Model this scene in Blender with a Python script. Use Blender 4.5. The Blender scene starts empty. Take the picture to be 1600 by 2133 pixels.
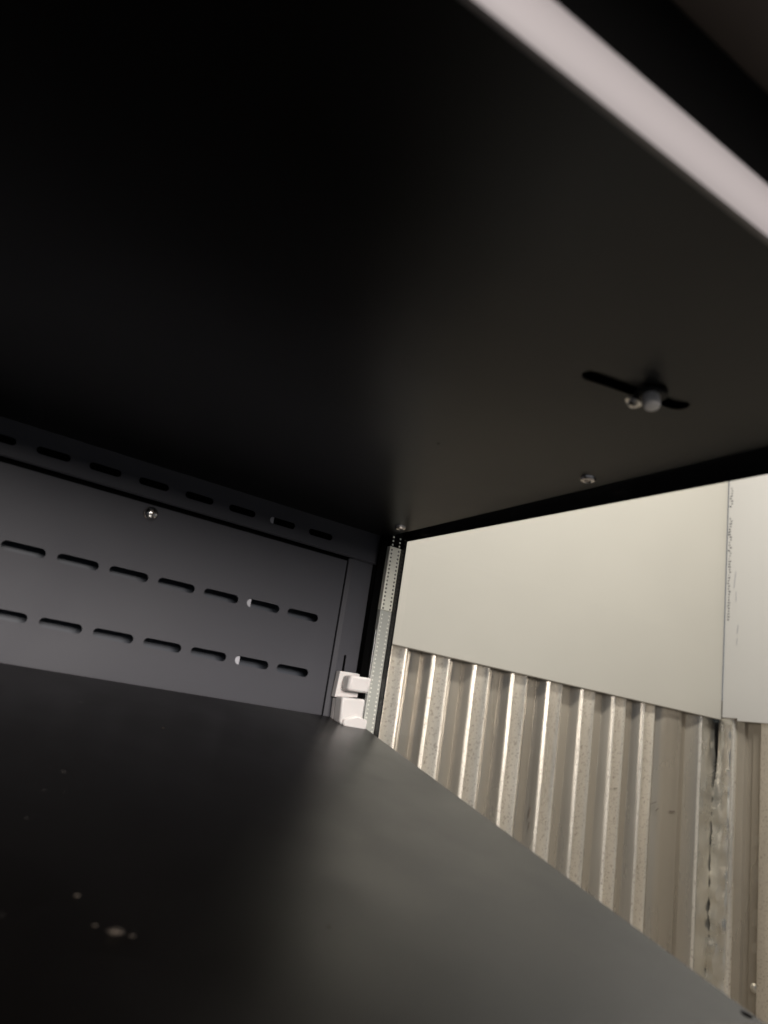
import bpy, bmesh, math, random
from mathutils import Vector, Matrix, noise
from mathutils.geometry import tessellate_polygon

random.seed(7)
R = math.radians
SC = bpy.context.scene
COL = SC.collection

# ------------------------------------------------------------------ camera
cam_data = bpy.data.cameras.new("camera")
cam = bpy.data.objects.new("camera", cam_data)
COL.objects.link(cam)
SC.camera = cam
cam_data.sensor_fit = 'HORIZONTAL'
cam_data.sensor_width = 36.0
cam_data.lens = 36.36
cam_data.clip_start = 0.01
cam_data.clip_end = 60.0
# columns: camera right, forward, up in world space (hand-held phone, rolled a little)
right = Vector((0.81619154, -0.55805302, 0.1496937))
fwd = Vector((0.50898833, 0.81706923, 0.27079284))
up = Vector((-0.27342687, -0.14482648, 0.95092746))
M = Matrix((right, up, -fwd)).transposed()
cam.matrix_world = M.to_4x4()
cam_data.dof.use_dof = True
cam_data.dof.focus_distance = 1.35
cam_data.dof.aperture_fstop = 7.5

# ------------------------------------------------------------------ light
world = bpy.data.worlds.new("World")
SC.world = world
world.use_nodes = True
bg = world.node_tree.nodes["Background"]
bg.inputs[0].default_value = (0.78, 0.86, 1.0, 1)
bg.inputs[1].default_value = 0.17


def area(name, loc, target, sx, sy, power, color):
    d = bpy.data.lights.new(name, 'AREA')
    d.shape = 'RECTANGLE'
    d.size, d.size_y = sx, sy
    d.energy = power
    d.color = color
    o = bpy.data.objects.new(name, d)
    COL.objects.link(o)
    o.location = loc
    v = Vector(target) - Vector(loc)
    o.rotation_euler = v.to_track_quat('-Z', 'Y').to_euler()
    return o


# hall lamps outside, above the corner of the two walls
area("hall_lamp", (2.4, 0.4, 3.2), (3.0, 2.7, 0.2), 1.2, 0.4, 162, (1.0, 0.95, 0.87))
# bright hall in front of the case, low behind the photographer
front = area("front_lamp", (-0.2, -2.6, 0.74), (0.2, 0.9, 0.05), 2.2, 0.78, 22, (1.0, 0.93, 0.88))
front.data.spread = R(62)

SC.view_settings.view_transform = 'Standard'
SC.view_settings.look = 'None'
SC.view_settings.exposure = 0.0
SC.view_settings.gamma = 1.0
SC.cycles.use_denoising = True
SC.cycles.max_bounces = 10
SC.cycles.transparent_max_bounces = 16


# ------------------------------------------------------------------ materials
def mat(name, base, rough=0.5, metal=0.0, spec=0.5, bump=0.0, bscale=300.0, var=0.0,
        vscale=6.0, rvar=0.0, speck=0.0, speck_col=(0.3, 0.28, 0.25), sscale=120.0, stretch=None):
    m = bpy.data.materials.new(name)
    m.use_nodes = True
    nt = m.node_tree
    N, L = nt.nodes, nt.links
    b = N["Principled BSDF"]
    b.inputs["Base Color"].default_value = (*base, 1)
    b.inputs["Roughness"].default_value = rough
    b.inputs["Metallic"].default_value = metal
    b.inputs["Specular IOR Level"].default_value = spec
    tc = N.new("ShaderNodeTexCoord")
    src = tc.outputs["Object"]
    if stretch:
        mp = N.new("ShaderNodeMapping")
        mp.inputs["Scale"].default_value = stretch
        L.new(src, mp.inputs["Vector"])
        src = mp.outputs["Vector"]
    colour = None
    if var or rvar:
        n = N.new("ShaderNodeTexNoise")
        n.inputs["Scale"].default_value = vscale
        n.inputs["Detail"].default_value = 6
        L.new(src, n.inputs["Vector"])
    if var:
        r = N.new("ShaderNodeMapRange")
        r.inputs["From Min"].default_value = 0.3
        r.inputs["From Max"].default_value = 0.7
        r.inputs["To Min"].default_value = 1 - var
        r.inputs["To Max"].default_value = 1 + var
        L.new(n.outputs["Fac"], r.inputs["Value"])
        mx = N.new("ShaderNodeVectorMath")
        mx.operation = 'SCALE'
        mx.inputs[0].default_value = base
        L.new(r.outputs["Result"], mx.inputs["Scale"])
        colour = mx.outputs["Vector"]
        L.new(colour, b.inputs["Base Color"])
    if rvar:
        r = N.new("ShaderNodeMapRange")
        r.inputs["From Min"].default_value = 0.3
        r.inputs["From Max"].default_value = 0.7
        r.inputs["To Min"].default_value = max(0.02, rough - rvar)
        r.inputs["To Max"].default_value = rough + rvar
        L.new(n.outputs["Fac"], r.inputs["Value"])
        L.new(r.outputs["Result"], b.inputs["Roughness"])
    if speck:
        n2 = N.new("ShaderNodeTexNoise")
        n2.inputs["Scale"].default_value = sscale
        n2.inputs["Detail"].default_value = 3
        L.new(tc.outputs["Object"], n2.inputs["Vector"])
        r2 = N.new("ShaderNodeMapRange")
        r2.inputs["From Min"].default_value = speck
        r2.inputs["From Max"].default_value = speck + 0.05
        L.new(n2.outputs["Fac"], r2.inputs["Value"])
        mix = N.new("ShaderNodeMix")
        mix.data_type = 'RGBA'
        L.new(r2.outputs["Result"], mix.inputs[0])
        if colour:
            L.new(colour, mix.inputs[6])
        else:
            mix.inputs[6].default_value = (*base, 1)
        mix.inputs[7].default_value = (*speck_col, 1)
        L.new(mix.outputs[2], b.inputs["Base Color"])
    if bump:
        nb = N.new("ShaderNodeTexNoise")
        nb.inputs["Scale"].default_value = bscale
        nb.inputs["Detail"].default_value = 3
        L.new(tc.outputs["Object"], nb.inputs["Vector"])
        bp = N.new("ShaderNodeBump")
        bp.inputs["Strength"].default_value = bump
        bp.inputs["Distance"].default_value = 0.001
        L.new(nb.outputs["Fac"], bp.inputs["Height"])
        L.new(bp.outputs["Normal"], b.inputs["Normal"])
    return m


M_shelf = mat("black_powder_coat", (0.0035, 0.003, 0.0028), rough=0.35, spec=0.54, bump=0.08, bscale=900,
              rvar=0.06, vscale=8, speck=0.74, speck_col=(0.06, 0.055, 0.05), sscale=75)
M_under = mat("black_powder_coat_underside", (0.005, 0.0045, 0.004), rough=0.34, spec=0.40, bump=0.12, bscale=700,
              rvar=0.04, vscale=6, speck=0.76, speck_col=(0.05, 0.045, 0.04), sscale=70)
M_panel = mat("dark_grey_powder_coat", (0.048, 0.048, 0.056), rough=0.55, spec=0.35, bump=0.08, bscale=900,
              var=0.05, vscale=9, rvar=0.04, speck=0.77, speck_col=(0.25, 0.24, 0.23), sscale=70)
M_black = mat("flat_black", (0.0012, 0.0012, 0.0012), rough=0.7, spec=0.04)
M_frit = mat("black_glass_print", (0.004, 0.004, 0.005), rough=0.25, spec=0.4)
M_rear = mat("dull_rear_skin", (0.030, 0.036, 0.048), rough=0.5)
M_white = mat("white_wall_panel", (0.47, 0.445, 0.405), rough=0.45, bump=0.03, bscale=60, var=0.03, vscale=1.6,
              speck=0.76, speck_col=(0.5, 0.48, 0.44), sscale=22)
M_white2 = mat("cool_white_wall_panel", (0.62, 0.60, 0.585), rough=0.5, bump=0.03, bscale=60, var=0.02, vscale=1.6,
               speck=0.74, speck_col=(0.45, 0.44, 0.46), sscale=18)
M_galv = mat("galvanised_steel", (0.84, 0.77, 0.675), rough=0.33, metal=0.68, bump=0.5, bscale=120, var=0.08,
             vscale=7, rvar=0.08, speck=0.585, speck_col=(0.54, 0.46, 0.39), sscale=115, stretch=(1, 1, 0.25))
M_groove = mat("darker_groove_metal", (0.49, 0.44, 0.375), rough=0.28, metal=0.65, bump=0.10, bscale=60, var=0.06,  # darker, unspeckled metal for faces set back from the crests
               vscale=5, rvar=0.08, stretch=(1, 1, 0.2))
M_flash = mat("crumpled_foil_flashing", (0.78, 0.74, 0.67), rough=0.30, metal=0.85, bump=0.5, bscale=40, var=0.1,
              vscale=9, rvar=0.1)
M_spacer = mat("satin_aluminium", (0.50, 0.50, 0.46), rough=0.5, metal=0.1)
M_spacer_lit = mat("aluminium_painted_lit", (0.90, 0.87, 0.76), rough=0.5, metal=0.0)  # same spacer metal, reflected light put into a paler colour
M_dot = mat("perforation_glint", (0.92, 0.90, 0.82), rough=0.4, metal=0.0)  # glints on the dots painted as a plain pale colour
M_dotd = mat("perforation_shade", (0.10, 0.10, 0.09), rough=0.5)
M_chrome = mat("bright_screw_steel", (0.82, 0.80, 0.76), rough=0.16, metal=1.0)
M_ring = mat("burnished_rivet", (0.85, 0.79, 0.74), rough=0.18, metal=1.0)
M_plastic = mat("milky_white_plastic", (0.68, 0.65, 0.63), rough=0.45, var=0.02, vscale=30)
M_plastic.node_tree.nodes["Principled BSDF"].inputs["Subsurface Weight"].default_value = 0.4
M_plastic.node_tree.nodes["Principled BSDF"].inputs["Subsurface Radius"].default_value = (0.004, 0.003, 0.003)
M_insul = mat("pale_insulation", (0.42, 0.42, 0.45), rough=0.7)
M_rail = mat("pale_extruded_plastic", (0.33, 0.308, 0.315), rough=0.45, spec=0.4)
M_canopy = mat("brown_black_sheet", (0.11, 0.09, 0.075), rough=0.5, bump=0.05, bscale=400)
M_brown = mat("brown_strap", (0.014, 0.011, 0.009), rough=0.5)
M_mark = mat("pen_mark", (0.06, 0.06, 0.07), rough=0.7)
M_scratch = mat("dark_scratch", (0.14, 0.11, 0.09), rough=0.7)
M_dust = mat("dust_crumb", (0.045, 0.035, 0.026), rough=0.9, var=0.2, vscale=200)
M_floor = mat("concrete", (0.24, 0.22, 0.20), rough=0.8, bump=0.3, bscale=20, var=0.15, vscale=2)
M_rubber = mat("black_rubber", (0.006, 0.006, 0.006), rough=0.55)


def glass_mat():
    m = bpy.data.materials.new("clear_pane_glass")
    m.use_nodes = True
    nt = m.node_tree
    N, L = nt.nodes, nt.links
    N.remove(N["Principled BSDF"])
    out = N["Material Output"]
    tr = N.new("ShaderNodeBsdfTransparent")
    tr.inputs[0].default_value = (0.985, 0.99, 0.985, 1)
    gl = N.new("ShaderNodeBsdfGlossy")
    gl.inputs["Roughness"].default_value = 0.02
    fr = N.new("ShaderNodeFresnel")
    fr.inputs[0].default_value = 1.45
    mu = N.new("ShaderNodeMath")
    mu.operation = 'MULTIPLY'
    mu.inputs[1].default_value = 0.5
    ge = N.new("ShaderNodeNewGeometry")
    inv = N.new("ShaderNodeMath")
    inv.operation = 'SUBTRACT'
    inv.inputs[0].default_value = 1.0
    L.new(ge.outputs["Backfacing"], inv.inputs[1])
    fm = N.new("ShaderNodeMath")
    fm.operation = 'MULTIPLY'
    L.new(fr.outputs[0], fm.inputs[0])
    L.new(inv.outputs[0], fm.inputs[1])
    L.new(fm.outputs[0], mu.inputs[0])
    mx = N.new("ShaderNodeMixShader")
    L.new(mu.outputs[0], mx.inputs[0])
    L.new(tr.outputs[0], mx.inputs[1])
    L.new(gl.outputs[0], mx.inputs[2])
    L.new(mx.outputs[0], out.inputs[0])
    return m


M_glass = glass_mat()


# ------------------------------------------------------------------ mesh helpers
def obj(name, bm, m, parent=None, smooth=False, bevel=0.0):
    me = bpy.data.meshes.new(name)
    bmesh.ops.recalc_face_normals(bm, faces=bm.faces)
    bm.to_mesh(me)
    bm.free()
    o = bpy.data.objects.new(name, me)
    COL.objects.link(o)
    me.materials.append(m)
    if smooth:
        for p in me.polygons:
            p.use_smooth = True
        me.set_sharp_from_angle(angle=R(38))
    if bevel:
        b = o.modifiers.new("bevel", 'BEVEL')
        b.width = bevel
        b.segments = 3
        b.limit_method = 'ANGLE'
    if parent:
        o.parent = parent
    return o


def tag(o, label, cat=None, group=None):
    o["label"] = label
    if cat:
        o["category"] = cat
    if group:
        o["group"] = group
    return o


def thing(name, label, cat, loc=(0, 0, 0), group=None):
    o = bpy.data.objects.new(name, None)
    COL.objects.link(o)
    o.location = loc
    return tag(o, label, cat, group)


def box(bm, x0, x1, y0, y1, z0, z1):
    r = bmesh.ops.create_cube(bm, size=1.0)
    for v in r["verts"]:
        v.co = Vector(((x0 + x1) / 2 + v.co.x * (x1 - x0), (y0 + y1) / 2 + v.co.y * (y1 - y0),
                       (z0 + z1) / 2 + v.co.z * (z1 - z0)))
    return r["verts"]


def plate(bm, outline, holes, t, f):
    """flat sheet with real cut-outs; f maps (u, v, depth) to space"""
    loops = [outline] + holes
    flat = [p for l in loops for p in l]
    tris = tessellate_polygon([[Vector((p[0], p[1], 0)) for p in l] for l in loops])
    a = [bm.verts.new(f(p[0], p[1], 0)) for p in flat]
    b = [bm.verts.new(f(p[0], p[1], t)) for p in flat]
    for tri in tris:
        for vs in (a, b):
            try:
                bm.faces.new([vs[i] for i in (tri if vs is a else tri[::-1])])
            except ValueError:
                pass
    k = 0
    for l in loops:
        n = len(l)
        for i in range(n):
            j = (i + 1) % n
            try:
                bm.faces.new((a[k + i], a[k + j], b[k + j], b[k + i]))
            except ValueError:
                pass
        k += n


def capsule(x, z, w, h, ang=0.0, n=8):
    r = h / 2
    pts = []
    for i in range(n + 1):
        t = -math.pi / 2 + math.pi * i / n
        pts.append((w / 2 - r + r * math.cos(t), r * math.sin(t)))
    for i in range(n + 1):
        t = math.pi / 2 + math.pi * i / n
        pts.append((-w / 2 + r + r * math.cos(t), r * math.sin(t)))
    c, s = math.cos(ang), math.sin(ang)
    return [(x + c * u - s * v, z + s * u + c * v) for u, v in pts]


def circle(x, z, r, n=16):
    return [(x + r * math.cos(2 * math.pi * i / n), z + r * math.sin(2 * math.pi * i / n)) for i in range(n)]


def lathe(bm, prof, M4, n=28):
    """prof: list of (radius, height) revolved round local z"""
    rings = []
    for r, h in prof:
        if r < 1e-6:
            rings.append([bm.verts.new(M4 @ Vector((0, 0, h)))])
        else:
            rings.append([bm.verts.new(M4 @ Vector((r * math.cos(2 * math.pi * i / n), r * math.sin(2 * math.pi * i / n), h)))
                          for i in range(n)])
    for a, b in zip(rings, rings[1:]):
        for i in range(n):
            j = (i + 1) % n
            if len(a) == 1 and len(b) == 1:
                continue
            if len(a) == 1:
                bm.faces.new((a[0], b[i], b[j]))
            elif len(b) == 1:
                bm.faces.new((a[i], a[j], b[0]))
            else:
                bm.faces.new((a[i], a[j], b[j], b[i]))


def frame_z(loc, axis, spin=0.0):
    q = Vector(axis).to_track_quat('Z', 'Y')
    return Matrix.Translation(loc) @ q.to_matrix().to_4x4() @ Matrix.Rotation(spin, 4, 'Z')


def sweep_x(bm, prof, x0, x1, closed=True):
    """prof: list of (y, z); extruded along x"""
    a = [bm.verts.new((x0, y, z)) for y, z in prof]
    b = [bm.verts.new((x1, y, z)) for y, z in prof]
    n = len(prof)
    for i in range(n if closed else n - 1):
        j = (i + 1) % n
        bm.faces.new((a[i], a[j], b[j], b[i]))
    if closed:
        bm.faces.new(a)
        bm.faces.new(b[::-1])


# ------------------------------------------------------------------ setting: floor and the two hall walls
WY = 2.70      # face of the crests on the rear hall wall
WX = 4.09      # side hall wall

bm = bmesh.new()
box(bm, -6, 8, -6, 6, -1.42, -1.32)
fl = obj("floor", bm, M_floor)
fl["kind"] = "structure"


def valley(u):
    """depth of the groove between two crests, u in 0..1 across it"""
    h = [(0.0, 0.0), (0.03, 0.002), (0.08, 0.009), (0.17, 0.024), (0.225, 0.034), (0.25, 0.040), (0.27, 0.043), (0.29, 0.042),
         (0.315, 0.037), (0.36, 0.0358), (0.43, 0.0355), (0.50, 0.0352)]
    pts = h + [(1 - u, d) for u, d in h[-2::-1]]
    for (a, da), (b, db) in zip(pts, pts[1:]):
        if a <= u <= b:
            return da + (db - da) * (u - a) / (b - a)
    return 0


VU = (0.03, 0.08, 0.17, 0.225, 0.25, 0.27, 0.29, 0.315, 0.36, 0.43, 0.5, 0.57, 0.64, 0.685, 0.71, 0.73, 0.75, 0.775, 0.83, 0.92, 0.97)


def section_rear(x0, x1, first, last, pitch=0.2332, c0=1.858, hw=0.047):
    """(x, depth) points of the corrugation across the rear wall"""
    pts = []
    for k in range(first, last + 1):
        c = c0 + pitch * k
        pts += [(c - hw, 0.0), (c - hw + 0.003, -0.0030), (c - hw + 0.008, -0.0052), (c - hw + 0.016, -0.0012), (c, 0.0),
                (c + hw - 0.016, -0.0012), (c + hw - 0.008, -0.0052), (c + hw - 0.003, -0.0030), (c + hw, 0.0)]
        if k < last:
            g = pitch - 2 * hw
            pts += [(c + hw + g * u, valley(u)) for u in VU]
    return [(x, d) for x, d in pts if x0 <= x <= x1]


def sheet(bm, pts, f, zs, t=0.0015, wob=0.0, seed=0):
    rnd = random.Random(seed)
    grid = []
    for z in zs:
        row = []
        for x, d in pts:
            w = wob * (rnd.random() - 0.5)
            row.append(bm.verts.new(f(x, d + w, z)))
        grid.append(row)
    for a, b in zip(grid, grid[1:]):
        for i in range(len(pts) - 1):
            bm.faces.new((a[i], a[i + 1], b[i + 1], b[i]))


def frange(a, b, n):
    return [a + (b - a) * i / n for i in range(n + 1)]


rear = thing("hall_wall", "tall rear hall wall of corrugated galvanised sheet under a cream white panel, seen through the glass",
             "wall", (2.6, WY, -1.32))
RP = Vector((2.6, WY, -1.32))


def rel(o, root):
    """keep world placement when the part is parented to a root that is only moved"""
    o.parent = root
    o.matrix_parent_inverse = Matrix.Translation(root.location).inverted()
    return o


fr = lambda x, d, z: (x, WY + d, z)
ZS = frange(-1.32, 0.46, 36)
bm = bmesh.new()
sheet(bm, section_rear(0.2, 3.56, -7, 7) + [(3.565, 0.014), (3.585, 0.030)], fr, ZS, wob=0.0008, seed=1)
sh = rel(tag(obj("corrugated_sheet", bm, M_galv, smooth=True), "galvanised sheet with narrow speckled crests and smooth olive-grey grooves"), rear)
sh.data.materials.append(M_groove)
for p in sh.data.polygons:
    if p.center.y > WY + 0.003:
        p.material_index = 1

bm = bmesh.new()
pts = [(3.578, 0.026), (3.60, 0.014), (3.628, 0.003), (3.65, 0.0), (3.70, 0.001), (3.755, 0.0), (3.775, 0.004), (3.80, 0.022),
       (3.835, 0.026), (3.845, 0.030), (3.865, 0.022), (3.90, 0.006), (3.918, -0.004), (3.93, -0.014), (3.943, -0.004),
       (3.955, 0.006), (3.97, 0.010)]
sheet(bm, pts, fr, ZS, wob=0.0012, seed=2)
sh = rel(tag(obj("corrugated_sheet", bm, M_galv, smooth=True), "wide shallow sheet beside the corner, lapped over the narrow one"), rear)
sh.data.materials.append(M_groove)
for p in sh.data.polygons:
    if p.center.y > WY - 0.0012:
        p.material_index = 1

bm = bmesh.new()   # crumpled flashing in the corner
rnd = random.Random(4)
zs = frange(-1.32, 0.44, 110)
pts = [(3.962, 0.006), (3.985, 0.008), (4.01, 0.008), (4.035, 0.010), (4.06, 0.012), (4.088, 0.016)]
grid = []
for k, z in enumerate(zs):
    row = []
    for i, (x, d) in enumerate(pts):
        e = 0.006 if i == len(pts) - 1 else 0.002
        n1 = noise.noise((z * 7, i * 0.7, 3.0)) + 0.5 * noise.noise((z * 23, i * 1.3, 9.0))
        if i == len(pts) - 1:      # tucked under the side flange lower down
            x += 0.030 * min(1, max(0, (0.22 - z) / 0.2))
        row.append(bm.verts.new((x + n1 * e * 1.3, WY + d + n1 * 0.010 * (0.3 + i / 5), z)))
    grid.append(row)
for a, b in zip(grid, grid[1:]):
    for i in range(len(pts) - 1):
        bm.faces.new((a[i], a[i + 1], b[i + 1], b[i]))
rel(tag(obj("corner_flashing", bm, M_flash, smooth=True), "crumpled grey metal flashing in the corner"), rear)

bm = bmesh.new()   # white panel with a returned lower lip
sweep_x(bm, [(WY - 0.038, 0.352), (WY - 0.038, 2.6), (WY - 0.008, 2.6), (WY - 0.008, 0.372), (WY - 0.004, 0.352)], 0.2, 4.068)
rel(tag(obj("white_panel", bm, M_white, bevel=0.002), "cream white sheet panel above the corrugated metal"), rear)
bm = bmesh.new()
box(bm, 4.069, 4.079, WY - 0.020, WY + 0.01, 0.335, 2.6)
rel(obj("seam_strip", bm, mat("blue_grey_seam", (0.20, 0.23, 0.25), rough=0.5)), rear)

bm = bmesh.new()
box(bm, 4.05, 4.16, WY + 0.032, WY + 0.040, -1.32, 0.40)
box(bm, 4.152, 4.160, 2.45, WY + 0.031, -1.32, 0.40)
rel(obj("joint_filler", bm, mat("dull_joint_metal", (0.16, 0.145, 0.125), rough=0.6, metal=0.3)), rear)

# scratches on the crests, small raised-burr marks
for (x, z, w, h, a) in ((3.565, -0.135, 0.055, 0.003, 0.25), (3.60, -0.165, 0.03, 0.003, 0.5), (3.715, -0.165, 0.045, 0.006, 0.05),
                        (2.715, -0.245, 0.006, 0.05, -0.2), (2.72, -0.30, 0.004, 0.03, -0.1), (3.262, -0.09, 0.03, 0.003, 0.1),
                        (3.93, -0.36, 0.03, 0.003, 0.1), (3.93, -0.62, 0.03, 0.003, 0.2)):
    bm = bmesh.new()
    plate(bm, capsule(x, z, max(w, h), min(w, h), a + (math.pi / 2 if h > w else 0), 4), [], 0.001,
          lambda u, v, t: (u, WY - 0.0045 + (0.022 if 2.70 < u < 2.73 else (0.006 if u > 3.55 and u < 3.62 else -0.004 if u > 3.9 else 0)) - t, v))
    rel(obj("scratch", bm, M_scratch), rear)

side = thing("hall_wall", "side hall wall at the right edge, cooler white panel with pen marks above crumpled corrugated metal",
             "wall", (WX, 1.0, -1.32))
fs = lambda y, d, z: (WX + d, y, z)
bm = bmesh.new()
# (y, depth outward) from the corner towards the viewer
pts = [(2.69, 0.0), (2.675, -0.008), (2.66, -0.012), (2.60, -0.012), (2.592, -0.006), (2.585, 0.010), (2.545, 0.018),
       (2.535, 0.034), (2.505, 0.036), (2.497, 0.020), (2.455, 0.016), (2.443, 0.004), (2.436, -0.010)]
y = 2.436
for k in range(9):
    pts += [(y - 0.004, -0.012), (y - 0.05, -0.012), (y - 0.09, -0.012), (y - 0.096, -0.008), (y - 0.11, 0.014), (y - 0.14, 0.02),
            (y - 0.15, 0.034), (y - 0.17, 0.034), (y - 0.18, 0.02), (y - 0.212, 0.014), (y - 0.226, -0.008)]
    y -= 0.2332
sheet(bm, [(a, b) for a, b in pts], fs, frange(-1.32, 0.46, 70), wob=0.0016, seed=5)
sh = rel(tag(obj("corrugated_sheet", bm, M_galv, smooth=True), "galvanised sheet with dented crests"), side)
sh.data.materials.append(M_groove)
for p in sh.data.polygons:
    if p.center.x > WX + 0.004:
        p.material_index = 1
bm = bmesh.new()   # folded flange covering the corner joint, edge torn and wavy
rnd = random.Random(9)
grid = []
for z in frange(-1.32, 0.36, 120):
    e = 0.016 * noise.noise((z * 5, 1.0, 2.0)) + 0.010 * noise.noise((z * 19, 4.0, 2.0)) + 0.004 * noise.noise((z * 61, 4.0, 7.0))
    e2 = 0.035 * min(1, max(0, (0.26 - z) / 0.30))
    row = []
    for i, (yy, d) in enumerate(((2.675 + e2, -0.006), (2.668, -0.018), (2.655, -0.022), (2.635, -0.020), (2.612, -0.018), (2.604, -0.013))):
        row.append(bm.verts.new((WX + d + 0.008 * noise.noise((z * 11, i * 0.8, 6.0)), yy + (e if i < 3 else 0), z)))
    grid.append(row)
for a, b in zip(grid, grid[1:]):
    for i in range(5):
        bm.faces.new((a[i], a[i + 1], b[i + 1], b[i]))
rel(tag(obj("corner_flashing", bm, M_flash, smooth=True), "ragged bright flange along the corner joint"), side)
bm = bmesh.new()
plate(bm, [(2.655, 0.365), (2.655, 2.6), (-0.6, 2.6), (-0.6, 0.352), (2.565, 0.352), (2.565, 0.366)], [], 0.02,
      lambda u, v, t: (WX - 0.026 + t, u, v))
rel(tag(obj("white_panel", bm, M_white2, bevel=0.0015), "cool white sheet panel notched at its lower corner"), side)
# ink smears down the joint edge of the white panel
rnd = random.Random(3)
for k in range(46):
    z = 1.72 - k * 0.0165 - (0.06 if k > 7 else 0)
    if z < 0.86 and k % 3:
        continue
    bm = bmesh.new()
    w = rnd.uniform(0.003, 0.010)
    plate(bm, capsule(2.637 + rnd.uniform(-.006, .006), z, w * 2.0, rnd.uniform(0.004, 0.009), rnd.uniform(-.6, .6), 3), [], 0.0006,
          lambda u, v, t: (WX - 0.0266 - t, u, v))
    rel(obj("ink_mark", bm, M_mark), side)
for (yy, z, w, h, a) in ((2.60, 1.15, 0.004, 0.10, 0.1), (2.59, 1.05, 0.003, 0.06, 0.0), (2.575, 0.86, 0.004, 0.05, 0.1), (2.578, 0.79, 0.003, 0.04, 0.05)):
    bm = bmesh.new()
    plate(bm, capsule(yy, z, h, w, math.pi / 2 + a, 3), [], 0.0006, lambda u, v, t: (WX - 0.0266 - t, u, v))
    rel(obj("ink_mark", bm, mat("faint_ink", (0.34, 0.33, 0.37), rough=0.7)), side)
bm = bmesh.new()
lathe(bm, [(0.0, 0.012), (0.012, 0.010), (0.020, 0.004), (0.022, 0.0)], frame_z((WX + 0.016, 2.462, -0.93), (-1, 0, 0)), 16)
rel(obj("rivet", bm, M_flash, smooth=True), side)

# ------------------------------------------------------------------ the display case
case = thing("display_case", "black sheet-metal display case with slotted back panel and glass side", "display case", (0, 0.9, -0.45))
X_IN = 0.5655       # inner face of the glazed side
X0 = -1.05
PITCH = 0.05733

# rear skin seen through the slots
bm = bmesh.new()
box(bm, X0, 0.60, 0.926, 0.928, -0.45, 0.42)
box(bm, X0, 0.60, 0.8965, 0.9175, 0.2625, 0.2640)  # unseen lid added to shut ambient light out of the rear gap
rel(obj("rear_skin", bm, M_rear), case)

# slotted back panel
bm = bmesh.new()
holes = []
for row, z, x6 in ((2, 0.1293, 0.1189 + 6 * PITCH), (3, 0.0580, 0.1757 + 5 * PITCH), (4, -0.0133, 0.4618)):
    for k in range(24):
        holes.append(capsule(x6 - k * PITCH, z, 0.0455, 0.0105))
plate(bm, [(X0, -0.30), (0.5145, -0.30), (0.5145, 0.2152), (X0, 0.2138)], holes, 0.0012, lambda u, v, t: (u, 0.900 + t, v))
rel(tag(obj("back_panel", bm, M_panel), "dark grey panel with rows of long rounded slots"), case)

# slotted rail above it
bm = bmesh.new()
holes = [capsule(0.121 + (6 - k) * PITCH, 0.2384, 0.0365, 0.0088) for k in range(26)]
plate(bm, [(X0, 0.2215), (0.5625, 0.2195), (0.5640, 0.2640), (X0, 0.2640)], holes, 0.0012, lambda u, v, t: (u, 0.8945 + t, v))
rel(tag(obj("slotted_rail", bm, M_panel), "narrow horizontal rail with one row of short slots"), case)
bm = bmesh.new()     # rolled lower lip of the rail
sweep_x(bm, [(0.8942, 0.2222), (0.8932, 0.2216), (0.8930, 0.2206), (0.8938, 0.2198), (0.8950, 0.2197), (0.8950, 0.2222)], X0, 0.562)
rel(obj("rail_lip", bm, M_panel, smooth=True), case)

# upright beside the panel, with its slit
bm = bmesh.new()
plate(bm, [(0.5225, -0.30), (0.5555, -0.30), (0.5545, 0.222), (0.5225, 0.222)],
      [[(0.5325, 0.030), (0.5360, 0.030), (0.5360, 0.0905), (0.5325, 0.0905)]], 0.0015, lambda u, v, t: (u, 0.8975 + t, v))
up_ = rel(tag(obj("upright", bm, M_panel), "flat upright with a narrow vertical slit"), case)
bm = bmesh.new()
for v in box(bm, 0.5170, 0.5225, 0.8970, 0.903, -0.30, 0.2195):
    if v.co.x < 0.52 and v.co.y < 0.90:
        v.co.y += 0.003
rel(obj("upright_flange", bm, M_panel, bevel=0.0004), case)

# pale insulation edge standing just behind the slots
bm = bmesh.new()
box(bm, 0.3765, 0.3893, 0.9030, 0.9044, -0.30, 0.198)
rel(tag(obj("insulation_edge", bm, M_insul), "pale strip glimpsed through the slots"), case)
bm = bmesh.new()
box(bm, 0.3860, 0.3955, 0.8972, 0.8990, 0.228, 0.250)
rel(obj("insulation_edge", bm, M_insul), case)

# black backing added behind the joint and corner gaps, painted as their shade
bm = bmesh.new()
box(bm, 0.505, 0.5265, 0.9045, 0.908, -0.30, 0.1999)
box(bm, X0, 0.5265, 0.9045, 0.908, 0.20, 0.262)
box(bm, 0.5265, 0.60, 0.9040, 0.908, -0.30, 0.262)
rel(obj("gap_shade_backing", bm, M_black), case)

# glazed side: inner pane, outer pane, black print, spacer bar
bm = bmesh.new()
box(bm, X_IN, X_IN + 0.003, 0.17, 0.8865, -0.44, 0.30)
rel(tag(obj("glass_pane", bm, M_glass), "inner clear pane"), case)
bm = bmesh.new()
box(bm, 0.5862, 0.5892, 0.17, 0.8865, -0.44, 0.30)
rel(tag(obj("glass_pane", bm, M_glass), "outer clear pane"), case)
bm = bmesh.new()
plate(bm, [(0.8860, -0.44), (0.8860, 0.30), (0.17, 0.30), (0.17, 0.2540), (0.8710, 0.2572), (0.8710, -0.44)][::-1], [], 0.0004,
      lambda u, v, t: (0.5855 + t, u, v))
rel(tag(obj("black_border", bm, M_frit), "black printed border of the side glass"), case)
bm = bmesh.new()
box(bm, 0.5552, 0.5646, 0.8866, 0.8895, -0.44, 0.262)
box(bm, 0.5646, 0.60, 0.8885, 0.8925, -0.44, 0.30)
rel(obj("edge_seal", bm, M_black), case)
bm = bmesh.new()
box(bm, 0.5640, 0.5652, 0.8790, 0.8862, -0.44, 0.13)
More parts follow.
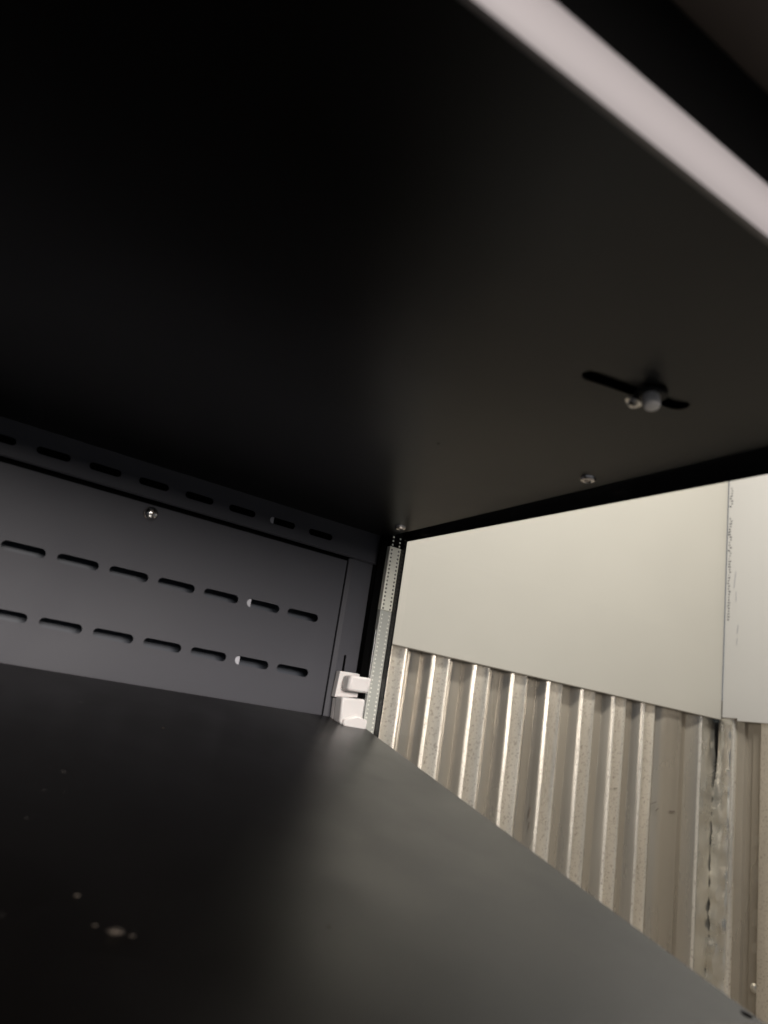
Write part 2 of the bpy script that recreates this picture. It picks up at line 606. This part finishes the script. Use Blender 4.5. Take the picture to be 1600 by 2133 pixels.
rel(obj("edge_trim", bm, mat("thin_metal_trim", (0.35, 0.35, 0.34), rough=0.3, metal=1), bevel=0.0003), case)
bm = bmesh.new()
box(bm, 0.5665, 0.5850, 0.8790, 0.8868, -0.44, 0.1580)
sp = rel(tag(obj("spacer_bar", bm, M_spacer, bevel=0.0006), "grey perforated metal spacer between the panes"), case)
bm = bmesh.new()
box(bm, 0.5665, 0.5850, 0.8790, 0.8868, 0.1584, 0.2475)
sp2 = rel(tag(obj("spacer_bar", bm, M_spacer_lit, bevel=0.0006), "upper length of the perforated spacer, reflected light painted in"), case)
bm = bmesh.new()
box(bm, 0.5665, 0.5850, 0.8792, 0.8868, 0.2479, 0.2680)
sp3 = rel(tag(obj("spacer_corner_key", bm, M_black), "black corner key of the spacer"), case)


def dots(name, z0, z1, m, parent, up=1.0):
    bm = bmesh.new()
    z = z0
    while z < z1:
        for x in (0.5700, 0.5815):
            lathe(bm, [(0.0, 0.0010), (0.0009, 0.0009), (0.0014, 0.0)], frame_z((x, 0.8790, z), (0, -1, 0.0)), 8)
        z += 0.00545
    o = obj(name, bm, m, smooth=True)
    o["kind"] = "stuff"
    o.parent = parent
    return o


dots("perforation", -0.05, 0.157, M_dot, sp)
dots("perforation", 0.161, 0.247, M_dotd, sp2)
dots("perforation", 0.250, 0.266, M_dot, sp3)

# base deck of the case
bm = bmesh.new()
box(bm, X0, 0.60, -0.02, 0.90, -0.47, -0.445)
rel(obj("base_deck", bm, M_shelf, bevel=0.003), case)

# left end of the case
bm = bmesh.new()
box(bm, X0 - 0.02, X0 - 0.002, 0.12, 0.965, -0.45, 0.42)
rel(obj("end_panel", bm, M_shelf), case)


def bolt(name, loc, axis, label, parent, r=0.0078, h=0.0060, cross=True, spin=0.3):
    bm = bmesh.new()
    Mx = frame_z(loc, axis, spin)
    lathe(bm, [(r * 0.45, -0.001), (r * 0.45, h * 0.5), (r * 0.8, h * 0.55), (r, h * 0.75), (r * 0.96, h * 1.1), (r * 0.7, h * 1.5), (r * 0.3, h * 1.68), (0, h * 1.7)], Mx)
    o = obj(name, bm, M_chrome, smooth=True)
    rel(o, parent) if parent else None
    if label:
        o["label"] = label
    bm = bmesh.new()
    for a in (0, math.pi / 2):
        vs = box(bm, -r * .5, r * .5, -r * .09, r * .09, h * 1.5 if a == 0 else h * 1.49, h * 1.76 if a == 0 else h * 1.77)
        for v in vs:
            v.co = Mx @ (Matrix.Rotation(a, 3, 'Z') @ v.co)
    c = obj("cross_recess", bm, M_scratch)
    c.parent = o
    c.matrix_parent_inverse = Matrix.Identity(4)
    bm = bmesh.new()
    lathe(bm, [(r * .5, 0), (r * 1.0, 0), (r * 1.05, h * .15), (r * 1.0, h * .3), (r * .5, h * .3)], Mx)
    w = obj("washer", bm, M_ring, smooth=True)
    w.parent = o
    return o


bolt("bolt", (0.2405, 0.900, 0.2040), (0.05, -1, -0.1), "bright bolt head standing proud of the back panel", case)

# ------------------------------------------------------------------ upper shelf (its underside fills the top of the view)
TU = 0.016
zu = lambda y: 0.2612 + (0.887 - y) * TU
upper = thing("shelf", "upper black metal shelf seen from below, with a pale rail along its front edge", "shelf", (0, 0.19, 0.27))
bm = bmesh.new()
hs = [capsule(0.4215, 0.3530, 0.094, 0.0165, -0.22, 10), circle(0.3955, 0.5585, 0.0014, 10),
      circle(0.5410, 0.5048, 0.0032, 14), circle(0.5441, 0.8275, 0.0032, 14)]
plate(bm, [(X0, 0.1958), (0.5640, 0.1958), (0.5640, 0.8930), (X0, 0.8930)], hs, 0.0014, lambda u, v, t: (u, v, zu(v) + t))
rel(tag(obj("shelf_sheet", bm, M_under), "flat black underside of the shelf"), upper)
bm = bmesh.new()
box(bm, X0, 0.562, 0.200, 0.890, 0.300, 0.302)
for v in bm.verts:
    v.co.z += (0.887 - v.co.y) * TU
rel(obj("shelf_core", bm, M_black), upper)
bm = bmesh.new()
vs = box(bm, 0.5595, 0.5640, 0.196, 0.893, 0.2632, 0.305)
for v in vs:
    v.co.z += (0.887 - v.co.y) * TU
rel(obj("side_flange", bm, M_shelf), upper)
# pale rounded price rail on the front edge
bm = bmesh.new()
prof = []
for i in range(17):
    t = -1 + i / 8
    prof.append((0.1925 - 0.0075 * (1 - t * t) ** 0.5, 0.2785 + 0.0172 * t + (0.0035 if i == 0 else 0)))
prof += [(0.1940, 0.2955), (0.1940, 0.2655)]
sweep_x(bm, prof, X0, 0.560)
rel(tag(obj("price_rail", bm, M_rail, smooth=True), "pale rounded strip along the shelf front"), upper)
bm = bmesh.new()
sweep_x(bm, [(0.1945, 0.2860), (0.1945, 0.3640), (0.204, 0.3640), (0.204, 0.2860)], X0, 0.562)
rel(obj("front_carrier", bm, M_black), upper)
# canopy over the front of the case
bm = bmesh.new()
sweep_x(bm, [(0.1940, 0.3580), (-0.100, 0.3620), (-0.105, 0.368), (-0.100, 0.385), (0.1940, 0.385)], X0, 0.562)
rel(tag(obj("canopy_lip", bm, M_canopy, bevel=0.002), "dull brown-black lip in front of the rail"), upper)


def rivet(loc, label):
    bm = bmesh.new()
    Mx = frame_z(loc, (0, 0, -1))
    lathe(bm, [(0.0036, 0.0), (0.0036, 0.0026), (0.0050, 0.0038), (0.0068, 0.0031), (0.0080, 0.0010), (0.0082, -0.0005)], Mx)
    o = rel(tag(obj("rivet_nut", bm, M_ring, smooth=True), label), upper)
    bm = bmesh.new()
    lathe(bm, [(0.0, 0.0006), (0.0020, 0.0008), (0.0029, 0.0002), (0.0029, -0.002)], Mx)
    c = obj("rivet_core", bm, M_chrome, smooth=True)
    c.parent = o
    return o


rivet((0.5410, 0.5048, zu(0.5048)), "rivet nearer the front, beside the side glass")
rivet((0.5441, 0.8275, zu(0.8275)), "rivet by the back corner of the shelf")

# fastener in the slot of the shelf
clip = thing("shelf_fastener", "white plastic spacer and steel screw on a black washer under the upper shelf", "fastener", (0.430, 0.347, 0.2699))
bm = bmesh.new()
lathe(bm, [(0.004, 0.0), (0.0105, 0.0), (0.0118, 0.001), (0.0115, 0.0030), (0.0095, 0.0042), (0.004, 0.0042)],
      frame_z((0.4300, 0.3465, 0.2697), (0, 0, -1)))
rel(obj("washer", bm, M_rubber, smooth=True), clip)
bm = bmesh.new()
plate(bm, capsule(0.4240, 0.3520, 0.086, 0.0062, -0.22), [], 0.0012, lambda u, v, t: (u, v, 0.2745 + t))
rel(obj("strap", bm, M_brown), clip)
bm = bmesh.new()
lathe(bm, [(0.0, 0.0), (0.0058, 0.0), (0.0062, 0.0015), (0.0061, 0.0085), (0.0054, 0.0102), (0.0035, 0.0108), (0.0, 0.0108)],
      frame_z((0.4265, 0.3435, 0.2645), (-0.12, -0.25, -1)))
rel(tag(obj("plastic_spacer", bm, mat("bright_white_nylon", (0.93, 0.90, 0.87), rough=0.35), smooth=True), "white rounded plastic spacer"), clip)
bm = bmesh.new()
lathe(bm, [(0.002, -0.006), (0.002, 0.0), (0.0060, 0.0), (0.0063, 0.0012), (0.0036, 0.0016), (0.0040, 0.0040), (0.0022, 0.0052), (0, 0.0048)],
      frame_z((0.4245, 0.3570, 0.2635), (-0.25, 0.2, -1)))
rel(tag(obj("screw", bm, M_chrome, smooth=True), "small steel screw"), clip)

# ------------------------------------------------------------------ lower shelf, tilted towards the viewer
TL = 0.2754
zl = lambda y: 0.0095 - (0.895 - y) * TL
lower = thing("shelf", "lower black metal shelf sloping down towards the viewer, below the back panel slots", "shelf", (0, 0.895, 0.0095))
bm = bmesh.new()
plate(bm, [(X0, 0.10), (0.5635, 0.10), (0.5635, 0.8650), (0.5560, 0.8760), (0.5360, 0.8900), (0.5200, 0.8950), (X0, 0.8950)],
      [circle(0.5565, 0.3390, 0.0042, 18)], 0.0014, lambda u, v, t: (u, v, zl(v) - t))
rel(tag(obj("shelf_sheet", bm, M_shelf), "flat black top of the sloping shelf"), lower)
bm = bmesh.new()
vs = box(bm, 0.5605, 0.5632, 0.10, 0.860, -0.030, -0.002)
for v in vs:
    v.co.z += zl(v.co.y)
rel(obj("side_flange", bm, M_shelf), lower)
bm = bmesh.new()
vs = box(bm, X0, 0.560, 0.10, 0.890, -0.030, -0.028)
for v in vs:
    v.co.z += zl(v.co.y)
rel(obj("shelf_core", bm, M_black), lower)

# white plastic bracket standing in the back corner
br = thing("shelf_bracket", "milky white plastic bracket hooked on the upright in the corner above the lower shelf", "bracket", (0.54, 0.89, 0.004))
bm = bmesh.new()
plate(bm, [(0.5215, 0.0345), (0.5560, 0.0390), (0.5540, 0.0685), (0.5480, 0.0692), (0.5235, 0.0680)][::-1], [], 0.010,
      lambda u, v, t: (u, 0.8955 - t, v))
rel(tag(obj("upper_plate", bm, M_plastic, bevel=0.0034, smooth=True), "flat upper plate of the bracket"), br)
bm = bmesh.new()
plate(bm, [(0.5250, 0.002), (0.5380, 0.002), (0.5380, 0.0338), (0.5236, 0.0338)][::-1], [], 0.008,
      lambda u, v, t: (u, 0.8950 - t, v))
rel(obj("back_web", bm, M_plastic, bevel=0.0016, smooth=True), br)
bm = bmesh.new()
plate(bm, [(0.5275, 0.0445), (0.5605, 0.0455), (0.5625, 0.0655), (0.5285, 0.0640)][::-1], [], 0.0185,
      lambda u, v, t: (u, 0.8850 - t, v))
rel(tag(obj("upper_tab", bm, M_plastic, bevel=0.0040, smooth=True), "rounded tab projecting forward"), br)
bm = bmesh.new()
plate(bm, [(0.5245, 0.0045), (0.5285, 0.001), (0.5575, 0.0010), (0.5575, 0.0375), (0.5225, 0.0360)][::-1], [], 0.0185,
      lambda u, v, t: (u, 0.8865 - t, v))
rel(tag(obj("lower_tab", bm, M_plastic, bevel=0.0036, smooth=True), "larger lower tab of the bracket"), br)
bm = bmesh.new()
plate(bm, [(0.5275, 0.0010), (0.5640, -0.001), (0.5640, 0.0125), (0.5430, 0.0150), (0.5275, 0.0090)][::-1], [], 0.0215,
      lambda u, v, t: (u, 0.8860 - t, v))
rel(obj("foot", bm, M_plastic, bevel=0.0030, smooth=True), br)

# crumbs lying on the lower shelf
rnd = random.Random(12)
LAB = ["largest pale crumb lying at the near left of the lower shelf", "small crumb behind the largest one on the lower shelf",
       "tiny crumb just left of the largest crumb", "tiny crumb just right of the largest crumb",
       "tiny speck alone on the middle of the lower shelf", "tiny speck at the back left of the lower shelf"]
for (x, yy, s), lab in zip(((0.1480, 0.4310, 0.0034), (0.1345, 0.4650, 0.0016), (0.1390, 0.4380, 0.0012), (0.1565, 0.4290, 0.0012),
                            (0.2790, 0.4370, 0.0010), (0.2640, 0.7600, 0.0011)), LAB):
    bm = bmesh.new()
    bmesh.ops.create_icosphere(bm, subdivisions=2, radius=s)
    for v in bm.verts:
        v.co *= rnd.uniform(0.75, 1.2)
        v.co.z *= 0.5
        v.co.x *= 1.3
    o = obj("crumb", bm, M_dust, smooth=True)
    o.location = (x, yy, zl(yy) + s * 0.4)
    tag(o, lab, "crumb", "crumbs on the lower shelf")
